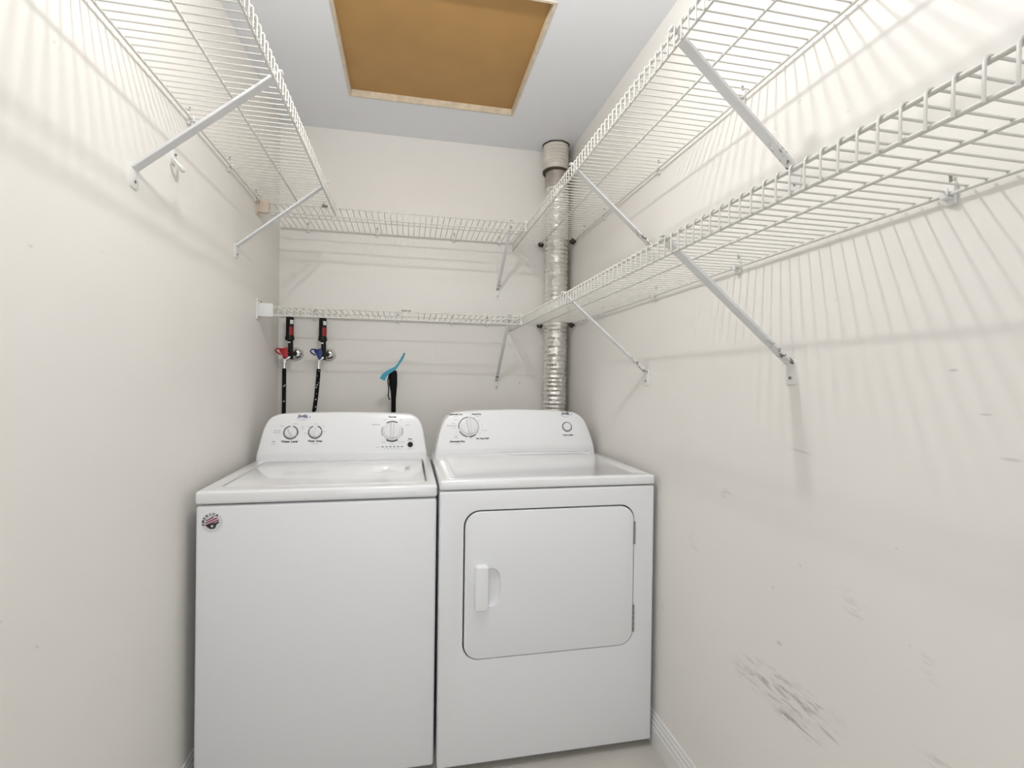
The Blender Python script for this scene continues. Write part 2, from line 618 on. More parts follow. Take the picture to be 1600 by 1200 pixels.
def shelf(label, wall, depth, t0, t1, z, first, clips, duct=False, group='white wire shelves', mid=0.52):
    """wall: 'L', 'R' or 'B'. d = distance from that wall, t = world coordinate along it (y, or x for B)."""
    if wall == 'L':
        f = lambda d, t, h: Vector((d, t, h))
        rot = 0.0
    elif wall == 'R':
        f = lambda d, t, h: Vector((W - d, t, h))
        rot = math.pi
    else:
        f = lambda d, t, h: Vector((t, -d, h))
        rot = -math.pi / 2
    s = thing('wire_shelf', label, 'shelf', tuple(f(0.0, (t0 + t1) / 2, z)), group)
    base = s.location.copy()
    # long rails
    def rail(nm, d, h, a=t0, b=t1):
        MB().tube([f(d, a, z + h), f(d, b, z + h)], RR).build(nm, 'wire', s, 50)
    rail('front_rail', depth - 0.006, -0.0052)
    rail('lip_rail', depth - 0.005, -LIP)
    rail('middle_rail', depth * mid, -0.005)
    if duct:
        # the back rail is cut where the duct passes: the shelf ends at the duct's two sides
        rail('back_rail', 0.012, -0.005, t0, DUCT[1] - DR - 0.012)
    else:
        rail('back_rail', 0.012, -0.005)
    # cross wires: one shared mesh, one object each
    me_full = None
    me_cut = {}
    k = 0
    t = first
    lo, hi = min(t0, t1), max(t0, t1)
    while True:
        t = first - k * PITCH if wall in 'LR' else first + k * PITCH
        k += 1
        if t < lo + 0.003 or t > hi - 0.003:
            break
        if duct and abs(t - DUCT[1]) < DR + 0.006:
            half = math.sqrt(max(0.0, (DR + 0.008) ** 2 - (t - DUCT[1]) ** 2))
            d0 = (W - DUCT[0]) + half
            key = round(d0, 3)
            if key not in me_cut:
                o = MB().tube(wire_path(d0, depth, LIP + 0.003), RW, 6).build('cross_wire', 'wire', s, 60, local=True)
                me_cut[key] = o.data
            else:
                o = link_mesh('cross_wire', me_cut[key], None, s)
        else:
            if me_full is None:
                o = MB().tube(wire_path(0.008, depth, LIP + 0.003), RW, 6).build('cross_wire', 'wire', s, 60, local=True)
                me_full = o.data
            else:
                o = link_mesh('cross_wire', me_full, None, s)
        o.location = f(0.0, t, z) - base
        o.rotation_euler = (0, 0, rot)
    # wall clips: a C-shaped plastic saddle around the back rail with a peg
    me_clip = None
    for t in clips:
        if me_clip is None:
            c = MB()
            c.box(0.0, 0.008, -0.008, 0.008, -0.020, 0.016, 0.002)
            c.box(0.006, 0.019, -0.006, 0.006, -0.0115, -0.0085, 0.001)
            c.box(0.0165, 0.0195, -0.006, 0.006, -0.0115, 0.004, 0.001)
            o = c.build('wall_clip', 'plastic', s, 40, local=True)
            me_clip = o.data
            me_peg = None
        else:
            o = link_mesh('wall_clip', me_clip, None, s)
        o.location = f(0.0, t, z) - base
        o.rotation_euler = (0, 0, rot)
        if me_peg is None:
            g = MB().tube([(0.005, 0, 0.016), (0.005, 0, 0.026), (0.0075, 0, 0.030)], 0.0024, 6).build('peg', 'screw', o, 40, local=True)
            me_peg = g.data
        else:
            g = link_mesh('peg', me_peg, None, o)
    return s, f

DRU, DRL, DLU, DBU, DBL = 0.315, 0.328, 0.322, 0.373, 0.356
s_lu, fL = shelf('white wire shelf high on the left wall above the washer', 'L', DLU, -2.62, -0.385, Z1, -0.388 - 0.012, [-0.415, -0.724, -1.055, -1.555, -2.05])
s_bu, fB = shelf('upper white wire shelf across the back wall, above the other one', 'B', DBU, 0.008, W - DRU - 0.003, Z1, 0.03, [0.135, 0.47, 0.865, 1.11])
s_ru, fR = shelf('upper white wire shelf on the right wall, close to the ceiling', 'R', DRU, -2.62, -0.006, Z1, -0.016, [-0.30, -0.557, -1.055, -1.504, -2.0], duct=True)
s_bl, _ = shelf('lower white wire shelf across the back wall over the water valves', 'B', DBL, 0.012, W - DRL - 0.003, Z2, 0.03, [0.17, 0.58, 0.86, 1.05])
s_rl, _ = shelf('lower white wire shelf on the right wall above the dryer', 'R', DRL, -2.62, -0.006, Z2, -0.012, [-0.30, -0.559, -1.048, -1.497, -2.024, -2.45], duct=True)

# end bracket of the lower back shelf and of the upper one (on the left wall)
def end_bracket(s, z, m, y, xe=0.062):
    e = MB()
    e.box(0.0, 0.006, y - 0.026, y + 0.03, z - 0.062, z + 0.026, 0.002)
    e.box(0.004, xe, y - 0.011, y + 0.012, z - LIP - 0.008, z + 0.008, 0.003)
    o = e.build('end_bracket', m, s, 40)
    for dy, dz in ((-0.018, 0.018), (0.022, 0.018), (-0.018, -0.054)):
        MB().tube([(0.005, y + dy, z + dz), (0.0085, y + dy, z + dz)], 0.0035, 8).build('screw', 'screw', o, 40)
end_bracket(s_bl, Z2, 'plastic', -DBL + 0.004)
end_bracket(s_bu, Z1, 'beige_plastic', -DBU + 0.006, 0.045)
# joint hook that hangs the back shelves on the lips of the right shelves, splice on the lower back lip
for s, z, dep, dr in ((s_bu, Z1, DBU, DRU), (s_bl, Z2, DBL, DRL)):
    e = MB()
    x = W - dr - 0.004
    e.box(x - 0.010, x + 0.0005, -dep - 0.004, -dep + 0.008, z - LIP - 0.004, z - LIP + 0.012, 0.002)
    e.box(x - 0.010, x + 0.0005, -dep - 0.004, -dep + 0.008, z - 0.010, z + 0.005, 0.002)
    e.box(x - 0.007, x - 0.002, -dep - 0.003, -dep + 0.001, z - LIP, z, 0.001)
    e.build('joint_hook', 'plastic', s, 40)
sp_ = MB()
sp_.tube([(0.60, -DBL + 0.010, Z2 + 0.001), (0.645, -DBL + 0.010, Z2 + 0.001)], 0.0036)
sp_.build('rail_splice', 'screw', s_bl, 40)
jc = MB()
jc.box(0.262, 0.286, -0.402, -0.382, Z1 - 0.010, Z1 - 0.006, 0.001)
jc.box(0.268, 0.272, -0.402, -0.376, Z1 - 0.006, Z1 + 0.006, 0.001)
jc.build('joining_clip', 'screw', s_lu, 40)
# strap ends with dark tape where the shelves were cut for the duct
for s, z in ((s_ru, Z1), (s_rl, Z2)):
    for (x0, y0, x1, y1) in ((DUCT[0] - DR - 0.026, -0.030, DUCT[0] - DR - 0.004, -0.050), (W - 0.014, DUCT[1] - DR - 0.02, W - 0.016, DUCT[1] - DR + 0.012)):
        t = MB()
        pts = [Vector((x0, y0, z - 0.004)).lerp(Vector((x1, y1, z - 0.006)), k / 4) + Vector((0, 0, -0.004 * (k % 2))) for k in range(5)]
        t.tube(pts, [0.006, 0.014, 0.013, 0.017, 0.007], 6)
        t.build('tape_wrap', 'brown', s, 30)

# ------------------------------------------------------------------ diagonal shelf braces
_br = {}
def brace(label, wall, t, zf, dep, zt, w=0.027, first=0.0):
    """zf: height of the foot screw, zt: height of the rail it holds. The brace sits midway between two cross wires."""
    t = first + (round((t - first) / PITCH - 0.5) + 0.5) * PITCH
    if wall == 'L':
        loc, rz = (0, t, zf), 0.0
    elif wall == 'R':
        loc, rz = (W, t, zf), math.pi
    else:
        loc, rz = (t, 0, zf), -math.pi / 2
    b = thing('shelf_brace', label, 'bracket', loc, 'diagonal shelf braces', rz)
    key = (round(dep, 3), round(zt - zf, 3), w)
    if key not in _br:
        rise = zt - zf
        # arm: shallow channel (flat web with two folded edges)
        a = Vector((0.006, 0, 0.028)); e = Vector((dep - 0.014, 0, rise - 0.013))
        d = (e - a).normalized(); nn = Vector((-d.z, 0, d.x))
        mtx = Matrix((d, Vector((0, 1, 0)), nn)).transposed().to_4x4()
        mtx.translation = a
        L_ = (e - a).length
        arm = MB()
        t_ = bmesh.new()
        prof = [(-w / 2, 0.006), (-w / 2, 0.0012), (-w / 2 + 0.0012, 0), (w / 2 - 0.0012, 0), (w / 2, 0.0012), (w / 2, 0.006), (w / 2 - 0.0014, 0.006), (w / 2 - 0.0014, 0.0016), (-w / 2 + 0.0014, 0.0016), (-w / 2 + 0.0014, 0.006)]
        va = [[t_.verts.new((x, y, z)) for y, z in prof] for x in (0, L_)]
        n = len(prof)
        for i in range(n):
            t_.faces.new([va[0][i], va[0][(i + 1) % n], va[1][(i + 1) % n], va[1][i]])
        t_.faces.new(va[0]); t_.faces.new(va[1][::-1])
        arm.join(t_, mtx)
        # foot: rounded tab on the wall
        ft = MB()
        ft.prism(rrect(-w / 2 - 0.003, w / 2 + 0.003, -0.018, 0.040, 0.008, 4), lambda u, v, q: Vector((q, u, v)), 0.0035, 0.001, 2)
        sc = MB().tube([(0.003, 0, -0.002), (0.0052, 0, -0.002)], 0.0036, 10)
        # hook over the front rail
        hk = MB()
        hw = min(w, 0.021)
        hk.box(dep - 0.0205, dep - 0.0095, -hw / 2 + 0.002, hw / 2 - 0.002, rise - 0.020, rise + 0.004, 0.002)
        hk.box(dep - 0.020, dep + 0.003, -hw / 2 + 0.002, hw / 2 - 0.002, rise + 0.002, rise + 0.006, 0.001)
        _br[key] = [(nm, q.build(nm, m, b, 40, local=True).data) for nm, q, m in (('arm', arm, 'brace_clean' if wall == 'L' else 'brace'), ('foot_plate', ft, 'plastic'), ('screw', sc, 'screw'), ('hook', hk, 'plastic'))]
    else:
        for nm, me in _br[key]:
            link_mesh(nm, me, None, b)
    return b

brace('white diagonal brace under the left wall shelf, just above the small wall hook', 'L', -1.340, 1.718, DLU, Z1, 0.028, -0.400)
brace('white diagonal brace under the left wall shelf, next to the back corner', 'L', -0.620, 1.722, DLU, Z1, 0.028, -0.400)
brace('slim white diagonal brace under the upper back wall shelf', 'B', 1.112, 1.722, DBU, Z1, 0.016, 0.03)
brace('slim white diagonal brace under the lower back wall shelf', 'B', 1.115, 1.229, DBL, Z2, 0.016, 0.03)
brace('white diagonal brace under the upper right shelf, further from the silver duct', 'R', -1.690, 1.716, DRU, Z1, 0.027, -0.016)
brace('white diagonal brace under the upper right shelf, nearer to the silver duct', 'R', -1.015, 1.720, DRU, Z1, 0.027, -0.016)
brace('white diagonal brace with rusty foot under the lower right shelf, further from the duct', 'R', -1.672, 1.277, DRL, Z2, 0.027, -0.012)
brace('white diagonal brace under the lower right shelf, nearer to the silver duct', 'R', -0.968, 1.269, DRL, Z2, 0.027, -0.012)

# small spare hook on the left wall
hk = thing('wall_hook', 'small white plastic hook screwed to the left wall below a brace', 'hook', (0, -1.142, 1.850))
MB().prism(rrect(-1.142 - 0.013, -1.142 + 0.013, 1.838, 1.880, 0.012, 4), lambda u, v, q: Vector((q, u, v)), 0.005, 0.002, 2).build('hook_plate', 'plastic', hk, 40)
MB().tube([(0.010 + 0.014 * math.sin(R(a - 180)), -1.142 + 0.021 * math.cos(R(a)), 1.848 + 0.021 * math.sin(R(a))) for a in range(180, 361, 20)], [0.003 + 0.004 * math.sin(R(a - 180)) for a in range(180, 361, 20)], 8).build('hook_curl', 'plastic', hk, 50)
MB().tube([(0.004, -1.142, 1.866), (0.009, -1.142, 1.866)], 0.0035, 8).build('screw', 'screw', hk, 40)

# ------------------------------------------------------------------ vent duct
vd = thing('vent_duct', 'silver foil vent duct standing in the corner behind the dryer', 'duct', (DUCT[0], DUCT[1], 0.0))
MX = lambda dx=0.0, dy=0.0: Matrix.Translation((DUCT[0] + dx, DUCT[1] + dy, 0))
prof = []
z = 0.12
i = 0
rnd = random.Random(3)
while z < 2.315:
    rr = DR - (0.0055 if i % 2 else 0.0) + rnd.uniform(-0.0012, 0.0012)
    prof.append((rr, z))
    z += 0.0115 + rnd.uniform(-0.0015, 0.0015)
    i += 1
MB().lathe(prof, MX(), 48, jitter=0.0042).build('foil_hose', 'foil', vd, 25)
pt = []
for k in range(17):
    z = 2.385 + (H - 2.385) * k / 16
    pt.append((0.0655 + (0.0035 if k % 2 else 0), z))
MB().lathe(pt, MX(-0.012), 36, jitter=0.002).build('ceiling_collar', 'duct_top', vd, 30)
MB().lathe([(0.060, 2.30), (0.062, 2.335), (0.060, 2.36), (0.062, 2.392)], MX(-0.004), 36, jitter=0.003).build('tape_band', 'tape', vd, 30)
MB().lathe([(0.0685, 2.378), (0.070, 2.381), (0.070, 2.387), (0.0685, 2.390)], MX(-0.012), 36, jitter=0.002).build('dark_band', 'brown', vd, 30)  # dark brown band between the collar and the tape
MB().lathe([(0.071, H - 0.006), (0.073, H - 0.003), (0.073, H - 0.0005)], MX(-0.012), 36, jitter=0.003).build('ceiling_ring', 'brown', vd, 30)  # thin dark brown ring around the collar at the ceiling

# ------------------------------------------------------------------ water valves, hoses
def valve(label, hose_label, xe, xb, xa, xh, hm, hx_bottom, ze=1.382):
    v = thing('water_valve', label, 'valve', (xe, 0, ze), 'water valves')
    rot = Matrix.Rotation(R(90), 4, 'X')       # local z -> -y
    mtx = Matrix.Translation((xe, 0, ze)) @ rot
    dome = [(0.031 * math.cos(R(a)), 0.026 * math.sin(R(a))) for a in range(0, 81, 10)] + [(0.004, 0.026)]
    MB().lathe([(0.033, 0.0)] + dome, mtx, 28).build('escutcheon', 'chrome', v, 40)
    y = -0.055
    bd = MB()
    bd.tube([(xe, -0.01, ze), (xb, y, ze)], 0.012, 12)
    bd.tube([(xb, y, ze - 0.03), (xb, y, ze + 0.062)], [0.012, 0.0115], 12)
    bd.build('valve_body', 'blackpl', v, 40)
    # hammer arrestor
    zt = Z2 - 0.012
    ar = MB()
    ar.lathe([(0.0105, ze + 0.055), (0.0105, ze + 0.062), (0.021, ze + 0.064), (0.021, ze + 0.078), (0.0185, ze + 0.086), (0.018, ze + 0.10), (0.018, zt - 0.004), (0.015, zt)], Matrix.Translation((xa, y, 0)), 20)
    a = ar.build('hammer_arrestor', 'blackpl', v, 35)
    MB().lathe([(0.0125, ze + 0.050), (0.0125, ze + 0.056)], Matrix.Translation((xa, y, 0)), 16).build('washer_ring', 'plastic', a, 35)
    def patch(nm, m, z0, z1, a0, a1):
        o = MB()
        vs_, fs = [], []
        n = 8
        for zz in (z0, z1):
            for k in range(n + 1):
                an = R(a0 + (a1 - a0) * k / n)
                vs_.append((xa + 0.0186 * math.cos(an), y + 0.0186 * math.sin(an), zz))
        for k in range(n):
            fs.append([k, k + 1, n + 2 + k, n + 1 + k])
        o.raw(vs_, fs)
        o.build(nm, m, a, 60)
    patch('red_label', 'redlabel', ze + 0.088, ze + 0.130, -85, 20)
    patch('white_label', 'plastic', ze + 0.142, ze + 0.162, -75, -20)
    # wing handle with a looped end
    hd_ = MB()
    zc = ze + 0.003
    hy = y - 0.022
    K = 1.35
    hp = [(0.014, -0.014), (0.017, 0.002), (0.012, 0.018), (0.002, 0.014), (-0.014, 0.012), (-0.010, 0.002), (-0.004, -0.006), (0.001, -0.020), (0.008, -0.022)]
    hd_.prism([(xh + K * u_, zc + K * v_) for u_, v_ in hp], lambda u, w_, q: Vector((u, hy - q, w_)), 0.012, 0.003, 2)
    hd_.tube([(xh + K * u_, hy - 0.006, zc + K * v_) for u_, v_ in ((-0.006, 0.012), (-0.020, 0.013), (-0.025, 0.006), (-0.020, -0.002), (-0.006, -0.008))], 0.0036, 8)
    hd_.tube([(xh + 0.006, hy + 0.001, zc - 0.002), (xb, y + 0.004, zc - 0.002)], 0.006, 8)
    hd_.build('handle', hm, v, 45)
    xo = xh + 0.002
    sp2 = MB()
    sp2.tube([(xb, y, ze - 0.018), (xo, y - 0.008, ze - 0.034)], 0.012, 10)
    sp2.lathe([(0.014, ze - 0.046), (0.014, ze - 0.030), (0.011, ze - 0.028)], Matrix.Translation((xo, y - 0.008, 0)), 8)
    sp2.build('outlet', 'chrome', v, 40)
    h = thing('water_hose', hose_label, 'hose', (hx_bottom, y - 0.008, 0.70), 'black water hoses')
    MB().tube([(xo, y - 0.008, ze - 0.077), (xo, y - 0.008, ze - 0.046)], 0.0078, 12).build('ferrule', 'chrome', h, 40)
    pts = []
    z0, z1 = ze - 0.075, 0.70
    for k in range(15):
        f = k / 14
        s = f * f * (3 - 2 * f)
        pts.append((xo + (hx_bottom - xo) * (0.35 * f + 0.65 * s), y - 0.008 - 0.30 * f ** 4, z0 + (z1 - z0) * f))
    MB().tube(pts, 0.0094, 12).build('braided_sleeve', 'hose', h, 50)

valve('water valve with a red wing handle near the back corner', 'black braided hose hanging from the valve with the red handle', 0.087, 0.068, 0.064, 0.040, 'red', 0.045)
valve('water valve with a dark blue wing handle', 'black braided hose hanging from the valve with the blue handle', 0.240, 0.222, 0.217, 0.199, 'blue', 0.140)

# drain hose with a blue strip
dh = thing('drain_hose', 'black upright drain hose tied with a blue plastic strip behind the washer', 'hose', (0.567, -0.20, 0.0))
MB().tube([(0.567, -0.20, 0.0), (0.567, -0.17, 0.45), (0.567, -0.15, 0.90), (0.566, -0.15, 1.16), (0.566, -0.15, 1.20), (0.563, -0.15, 1.235), (0.562, -0.15, 1.288), (0.564, -0.145, 1.302)],
          [0.0115, 0.0115, 0.0115, 0.0115, 0.0145, 0.020, 0.021, 0.016], 14).build('hose_body', 'black', dh, 50)
MB().tube([(0.545, -0.165, 1.285), (0.538, -0.168, 1.255), (0.541, -0.168, 1.232), (0.543, -0.168, 1.205), (0.541, -0.168, 1.18), (0.545, -0.168, 1.165), (0.552, -0.165, 1.162)], 0.0028, 8).build('cord_loop', 'black', dh, 50)
# ribbon: widths along a curve
cl = [(0.512, 1.258, 0.013), (0.520, 1.276, 0.013), (0.537, 1.293, 0.010), (0.556, 1.305, 0.009), (0.574, 1.316, 0.007), (0.590, 1.338, 0.005), (0.605, 1.365, 0.006), (0.617, 1.392, 0.004)]
left, right = [], []
for i, (x, z, hw) in enumerate(cl):
    a = cl[max(0, i - 1)]; b = cl[min(len(cl) - 1, i + 1)]
    d = Vector((b[0] - a[0], b[1] - a[1])).normalized()
    left.append((x - d.y * hw, z + d.x * hw)); right.append((x + d.y * hw, z - d.x * hw))
rb = MB()
vs_, fs = [], []
n = len(cl)
for q in (0, 1):
    for side in (left, right):
        for i, (x, z) in enumerate(side):
            yy = -0.178 + 0.03 * max(0, i - 4) / 3 + (0.003 if q else 0) + (0.006 if side is left else 0)
            vs_.append((x, yy, z))
for i in range(n - 1):
    fs.append([i, i + 1, n + i + 1, n + i])
    fs.append([2 * n + i, 3 * n + i, 3 * n + i + 1, 2 * n + i + 1])
    fs.append([i, 2 * n + i, 2 * n + i + 1, i + 1])
    fs.append([n + i, n + i + 1, 3 * n + i + 1, 3 * n + i])
fs += [[0, n, 3 * n, 2 * n], [n - 1, 3 * n - 1, 4 * n - 1, 2 * n - 1]]
rb.raw(vs_, fs)
st = rb.build('tie_strip', 'cyan', dh, 50)
st['label'] = 'light blue plastic strip'

# ------------------------------------------------------------------ consoles
SIN, COS = 0.3285, 0.9445
VB = 0.026
def console(parent, xc, y0, z0, rows, yback):
    """Leaning control panel. rows: (half width, v) from bottom to top. Returns (object, face matrix function)."""
    # smooth the rows
    rws = []
    for i in range(len(rows) - 1):
        p0 = rows[max(0, i - 1)]; p1 = rows[i]; p2 = rows[i + 1]; p3 = rows[min(len(rows) - 1, i + 2)]
        for k in range(4):
            t = k / 4
            rws.append(tuple(0.5 * (2 * p1[j] + (p2[j] - p0[j]) * t + (2 * p0[j] - 5 * p1[j] + 4 * p2[j] - p3[j]) * t * t + (-p0[j] + 3 * p1[j] - 3 * p2[j] + p3[j]) * t ** 3) for j in (0, 1)))
    rws.append(rows[-1])
    # row exactly on the bend
    rws = [r for r in rws if abs(r[1] - VB) > 0.004]
    k = next(i for i, r in enumerate(rws) if r[1] > VB)
    a, b = rws[k - 1], rws[k]
    f = (VB - a[1]) / (b[1] - a[1])
    rws.insert(k, (a[0] + (b[0] - a[0]) * f, VB))
    def P(x, v, n):
        if v <= VB:
            return Vector((xc + x, y0 - n, z0 + v))
        w = v - VB
        return Vector((xc + x, y0 + w * SIN - n * COS, z0 + VB + w * COS + n * SIN))
    m = MB()
    B = 0.012
    rings = []
    for ins, n in ((0.0, -B), (B * 0.08, -B * 0.6), (B * 0.3, -B * 0.28), (B * 0.62, -B * 0.07), (B, 0.0)):
        ring = []
        for i, (hw, v) in enumerate(rws):
            q0 = rws[max(0, i - 1)]; q1 = rws[min(len(rws) - 1, i + 1)]
            tx, tv = q1[0] - q0[0], q1[1] - q0[1]
            if i == len(rws) - 1:
                tx, tv = -1.0, 0.0
            l = math.hypot(tx, tv)
            nx, nv = tv / l, -tx / l         # outward normal of the right-hand side
            if i == 0:
                nv = 0
            ring.append((max(0.0, hw - nx * ins), v - nv * ins, n))
        rings.append(ring)
    vs_, fs = [], []
    def add(p):
        vs_.append(p)
        return len(vs_) - 1
    idx = []
    # back ring (vertical plane at yback)
    bk = []
    for (hw, v, n) in rings[0]:
        q = P(hw, v, n)
        bk.append((add((xc - hw, yback, q.z)), add((xc + hw, yback, q.z))))
    idx.append(bk)
    for ring in rings:
        idx.append([(add(P(-hw, v, n)), add(P(hw, v, n))) for hw, v, n in ring])
    nr = len(rws)
    for j in range(len(idx) - 1):
        for i in range(nr - 1):
            fs.append([idx[j][i][1], idx[j][i + 1][1], idx[j + 1][i + 1][1], idx[j + 1][i][1]])
            fs.append([idx[j][i][0], idx[j + 1][i][0], idx[j + 1][i + 1][0], idx[j][i + 1][0]])
        # bottom
        fs.append([idx[j][0][0], idx[j][0][1], idx[j + 1][0][1], idx[j + 1][0][0]])
    for i in range(nr - 1):
        a, b = idx[-1][i], idx[-1][i + 1]
        fs.append([a[0], a[1], b[1], b[0]])
        a, b = idx[0][i], idx[0][i + 1]
        fs.append([a[0], b[0], b[1], a[1]])
    m.raw(vs_, fs)
    bmesh.ops.remove_doubles(m.bm, verts=m.bm.verts[:], dist=1e-5)
    o = m.build('console', 'panel', parent, 30)
    def face(x, v, n=0.0):
        mt = Matrix((Vector((1, 0, 0)), Vector((0, SIN, COS)), Vector((0, -COS, SIN)))).transposed().to_4x4()
        mt.translation = P(x - xc, v, n)
        return mt
    return o, face

def flat(parent, name, outline, mtx, m, h=0.0004):
    """A thin printed or inlaid shape on a surface given by mtx (local xy, z outward)."""
    return MB().prism(outline, lambda u, v, q: mtx @ Vector((u, v, q)), h).build(name, m, parent)

def circle(r, n=24, cx=0.0, cy=0.0):
    return [(cx + r * math.cos(2 * math.pi * k / n), cy + r * math.sin(2 * math.pi * k / n)) for k in range(n)]

def knob(parent, face, x, v, r, ang, ringm, gaps, rw=0.0045, h=0.020):
    mt = face(x, v)
    k = MB()
    k.lathe([(r, 0.0), (r, 0.004), (r * 0.97, 0.007), (r * 0.80, 0.0085), (r * 0.78, h * 0.55), (r * 0.1, h * 0.58)], mt, 32)
    rm = mt @ Matrix.Rotation(R(ang), 4, 'Z')
    # grip ridge across the knob
    g = bmesh.new()
    bmesh.ops.create_cube(g, size=1)
    for vv in g.verts:
        top = vv.co.z > 0
        vv.co = Vector((vv.co.x * r * (0.22 if top else 0.42), vv.co.y * r * 1.62, h * (1.0 if top else 0.3)))
    bmesh.ops.bevel(g, geom=g.edges[:], offset=r * 0.07, segments=2, affect='EDGES', profile=0.5)
    k.join(g, rm)
    o = k.build('knob', 'knob', parent, 35)
    for a0, a1, mm in gaps:
        flat(parent, 'dial_arc', arc_band(0, 0, r + 0.0012, r + 0.0012 + rw, a0, a1), mt, mm, 0.0006)  # flat arcs around the knob
    return o

def lines(parent, face, items):
    for (x, v, s, body, m, bold) in items:
        text_obj('lettering', body, s, face(x, v, 0.0006), m, parent, bold)

def logo(parent, face, x, v, s=0.021):
    text_obj('logo', 'Inglis', s, face(x, v, 0.0006), 'logo', parent, 0.0006, 0.28, sx=0.92)
    mt = face(x, v - 0.004)
    flat(parent, 'logo_swoosh', arc_band(0.000, 0.024, 0.0355, 0.0368, -132, -38), mt, 'swoosh')
    flat(parent, 'logo_swoosh', [(0.0285, -0.006), (0.033, 0.002), (0.030, 0.006), (0.0305, 0.001)], mt, 'logo')

# ------------------------------------------------------------------ washer
wx0, wx1, wy, wzt = 0.034, 0.733, -1.070, 0.9255
wyb = -0.375
wa = thing('washing_machine', 'white top-loading washing machine with a round sticker, beside the left wall', 'washer', ((wx0 + wx1) / 2, (wy + wyb) / 2, 0))
seam = 0.8865
MB().box(wx0 + 0.002, wx1 - 0.002, wy + 0.003, wyb, 0.025, seam - 0.0045, 0.008, 3).build('cabinet', 'front_enamel', wa, 35)
MB().box(wx0 + 0.07, wx1 - 0.07, wy + 0.09, wyb - 0.05, seam - 0.008, seam + 0.002).build('top_support', 'front_enamel', wa)
for x in (wx0 + 0.06, wx1 - 0.06):
    for y in (wy + 0.07, wyb - 0.07):
        MB().lathe([(0.022, 0.0), (0.024, 0.008), (0.012, 0.012), (0.012, 0.03)], Matrix.Translation((x, y, 0)), 14).build('foot', 'black', wa, 35)
# top deck with an opening for the lid
top = MB().box(wx0, wx1, wy, wyb, seam, wzt, 0.009, 4).build('top_deck', 'enamel', wa, 35)
LX0, LX1, LY0, LY1 = 0.082, 0.702, -1.008, -0.530
ct = MB().prism(rrect(LX0, LX1, LY0, LY1, 0.016, 5), lambda u, v, q: Vector((u, v, wzt - 0.034 + q)), 0.07).build('cutter', 'dark')
boolean(top, ct)
for p in top.data.polygons:
    p.use_smooth = True
top.data.set_sharp_from_angle(angle=R(30))
lid = MB()
lid.prism(rrect(LX0 + 0.002, LX1 - 0.0065, LY0 + 0.002, LY1 - 0.002, 0.014, 5), lambda u, v, q: Vector((u, v, wzt - 0.0135 + q)), 0.0125, 0.004, 3)
lid.build('lid', 'enamel', wa, 30)
WR = [(0.344, 0.0), (0.340, 0.03), (0.334, 0.07), (0.326, 0.120), (0.317, 0.152), (0.303, 0.176), (0.283, 0.190), (0.255, 0.197), (0.15, 0.2025), (0.0, 0.205)]
wcx = 0.378
con, wf = console(wa, wcx, -0.4936, wzt - 0.0005, WR, wyb)
BK, GR, LG = 'greyring', 'greyring', 'lightring'
knob(con, wf, 0.1625, 0.114, 0.0235, 28, GR, [(-262, -35, BK), (-30, 75, BK), (124, 150, BK)], 0.0048)
knob(con, wf, 0.2580, 0.115, 0.0230, 0, GR, [(-208, 15, BK), (22, 72, BK), (112, 148, BK)], 0.0048)
knob(con, wf, 0.5715, 0.116, 0.0400, 0, GR, [(62, 122, BK), (155, 205, LG), (-25, 22, LG), (-122, -58, 'print')], 0.0052, 0.026)
logo(con, wf, 0.203, 0.1835)
lines(con, wf, [
    (0.1605, 0.0755, 0.0125, 'Water Level', 'print', 0.00055), (0.2600, 0.0765, 0.0114, 'Wash Temp', 'print', 0.00055), (0.2600, 0.0655, 0.0066, 'cold rinse', 'printgrey', 0),
    (0.0990, 0.0760, 0.0078, 'Tub', 'printgrey', 0.0002), (0.0990, 0.0660, 0.0055, 'capacity', 'printgrey', 0),
    (0.1100, 0.1220, 0.0059, 'Extra Large', 'printgrey', 0), (0.1080, 0.1140, 0.0059, 'Large Load', 'printgrey', 0), (0.1270, 0.1430, 0.0059, 'Large', 'printgrey', 0),
    (0.1790, 0.1510, 0.0059, 'Medium', 'printgrey', 0), (0.2060, 0.1380, 0.0059, 'Small', 'printgrey', 0), (0.2080, 0.1290, 0.0059, 'Load', 'printgrey', 0),
    (0.2200, 0.1100, 0.0059, 'Cold', 'printgrey', 0), (0.2300, 0.1390, 0.0059, 'Cool', 'printgrey', 0), (0.2590, 0.1500, 0.0059, 'Warm', 'printgrey', 0), (0.2900, 0.1420, 0.0059, 'Hot', 'printgrey', 0), (0.2970, 0.1170, 0.0059, 'Tap', 'printgrey', 0),
    (0.5710, 0.1800, 0.0103, 'Normal', 'print', 0.00045), (0.5400, 0.1680, 0.0059, 'Heavy', 'printgrey', 0), (0.6060, 0.1680, 0.0059, 'Light', 'printgrey', 0),
    (0.5040, 0.1460, 0.0066, 'Bulky Items', 'printgrey', 0.0001), (0.6350, 0.1440, 0.0059, 'Casual', 'printgrey', 0),
    (0.5380, 0.0690, 0.0055, 'Delicate', 'printgrey', 0), (0.6100, 0.0690, 0.0055, 'Rinse & Spin', 'printgrey', 0), (0.5720, 0.0610, 0.0062, 'Soak', 'printgrey', 0),
    (0.5140, 0.0485, 0.0055, 'Status', 'printgrey', 0), (0.5730, 0.0400, 0.0051, 'Fill    Wash    Rinse    Spin    Done', 'printgrey', 0),
    (0.6480, 0.0815, 0.0080, 'Start', 'print', 0.00035), (0.6480, 0.0730, 0.0051, 'Pause/Cancel', 'printgrey', 0), (0.6500, 0.0405, 0.0047, 'hold 3 sec', 'printgrey', 0)])
for k in range(6):
    flat(con, 'indicator_light', [(-0.0042, -0.0016), (0.0042, -0.0016), (0.0042, 0.0016), (-0.0042, 0.0016)], wf(0.5335 + 0.0160 * k, 0.0487), 'print', 0.0008)
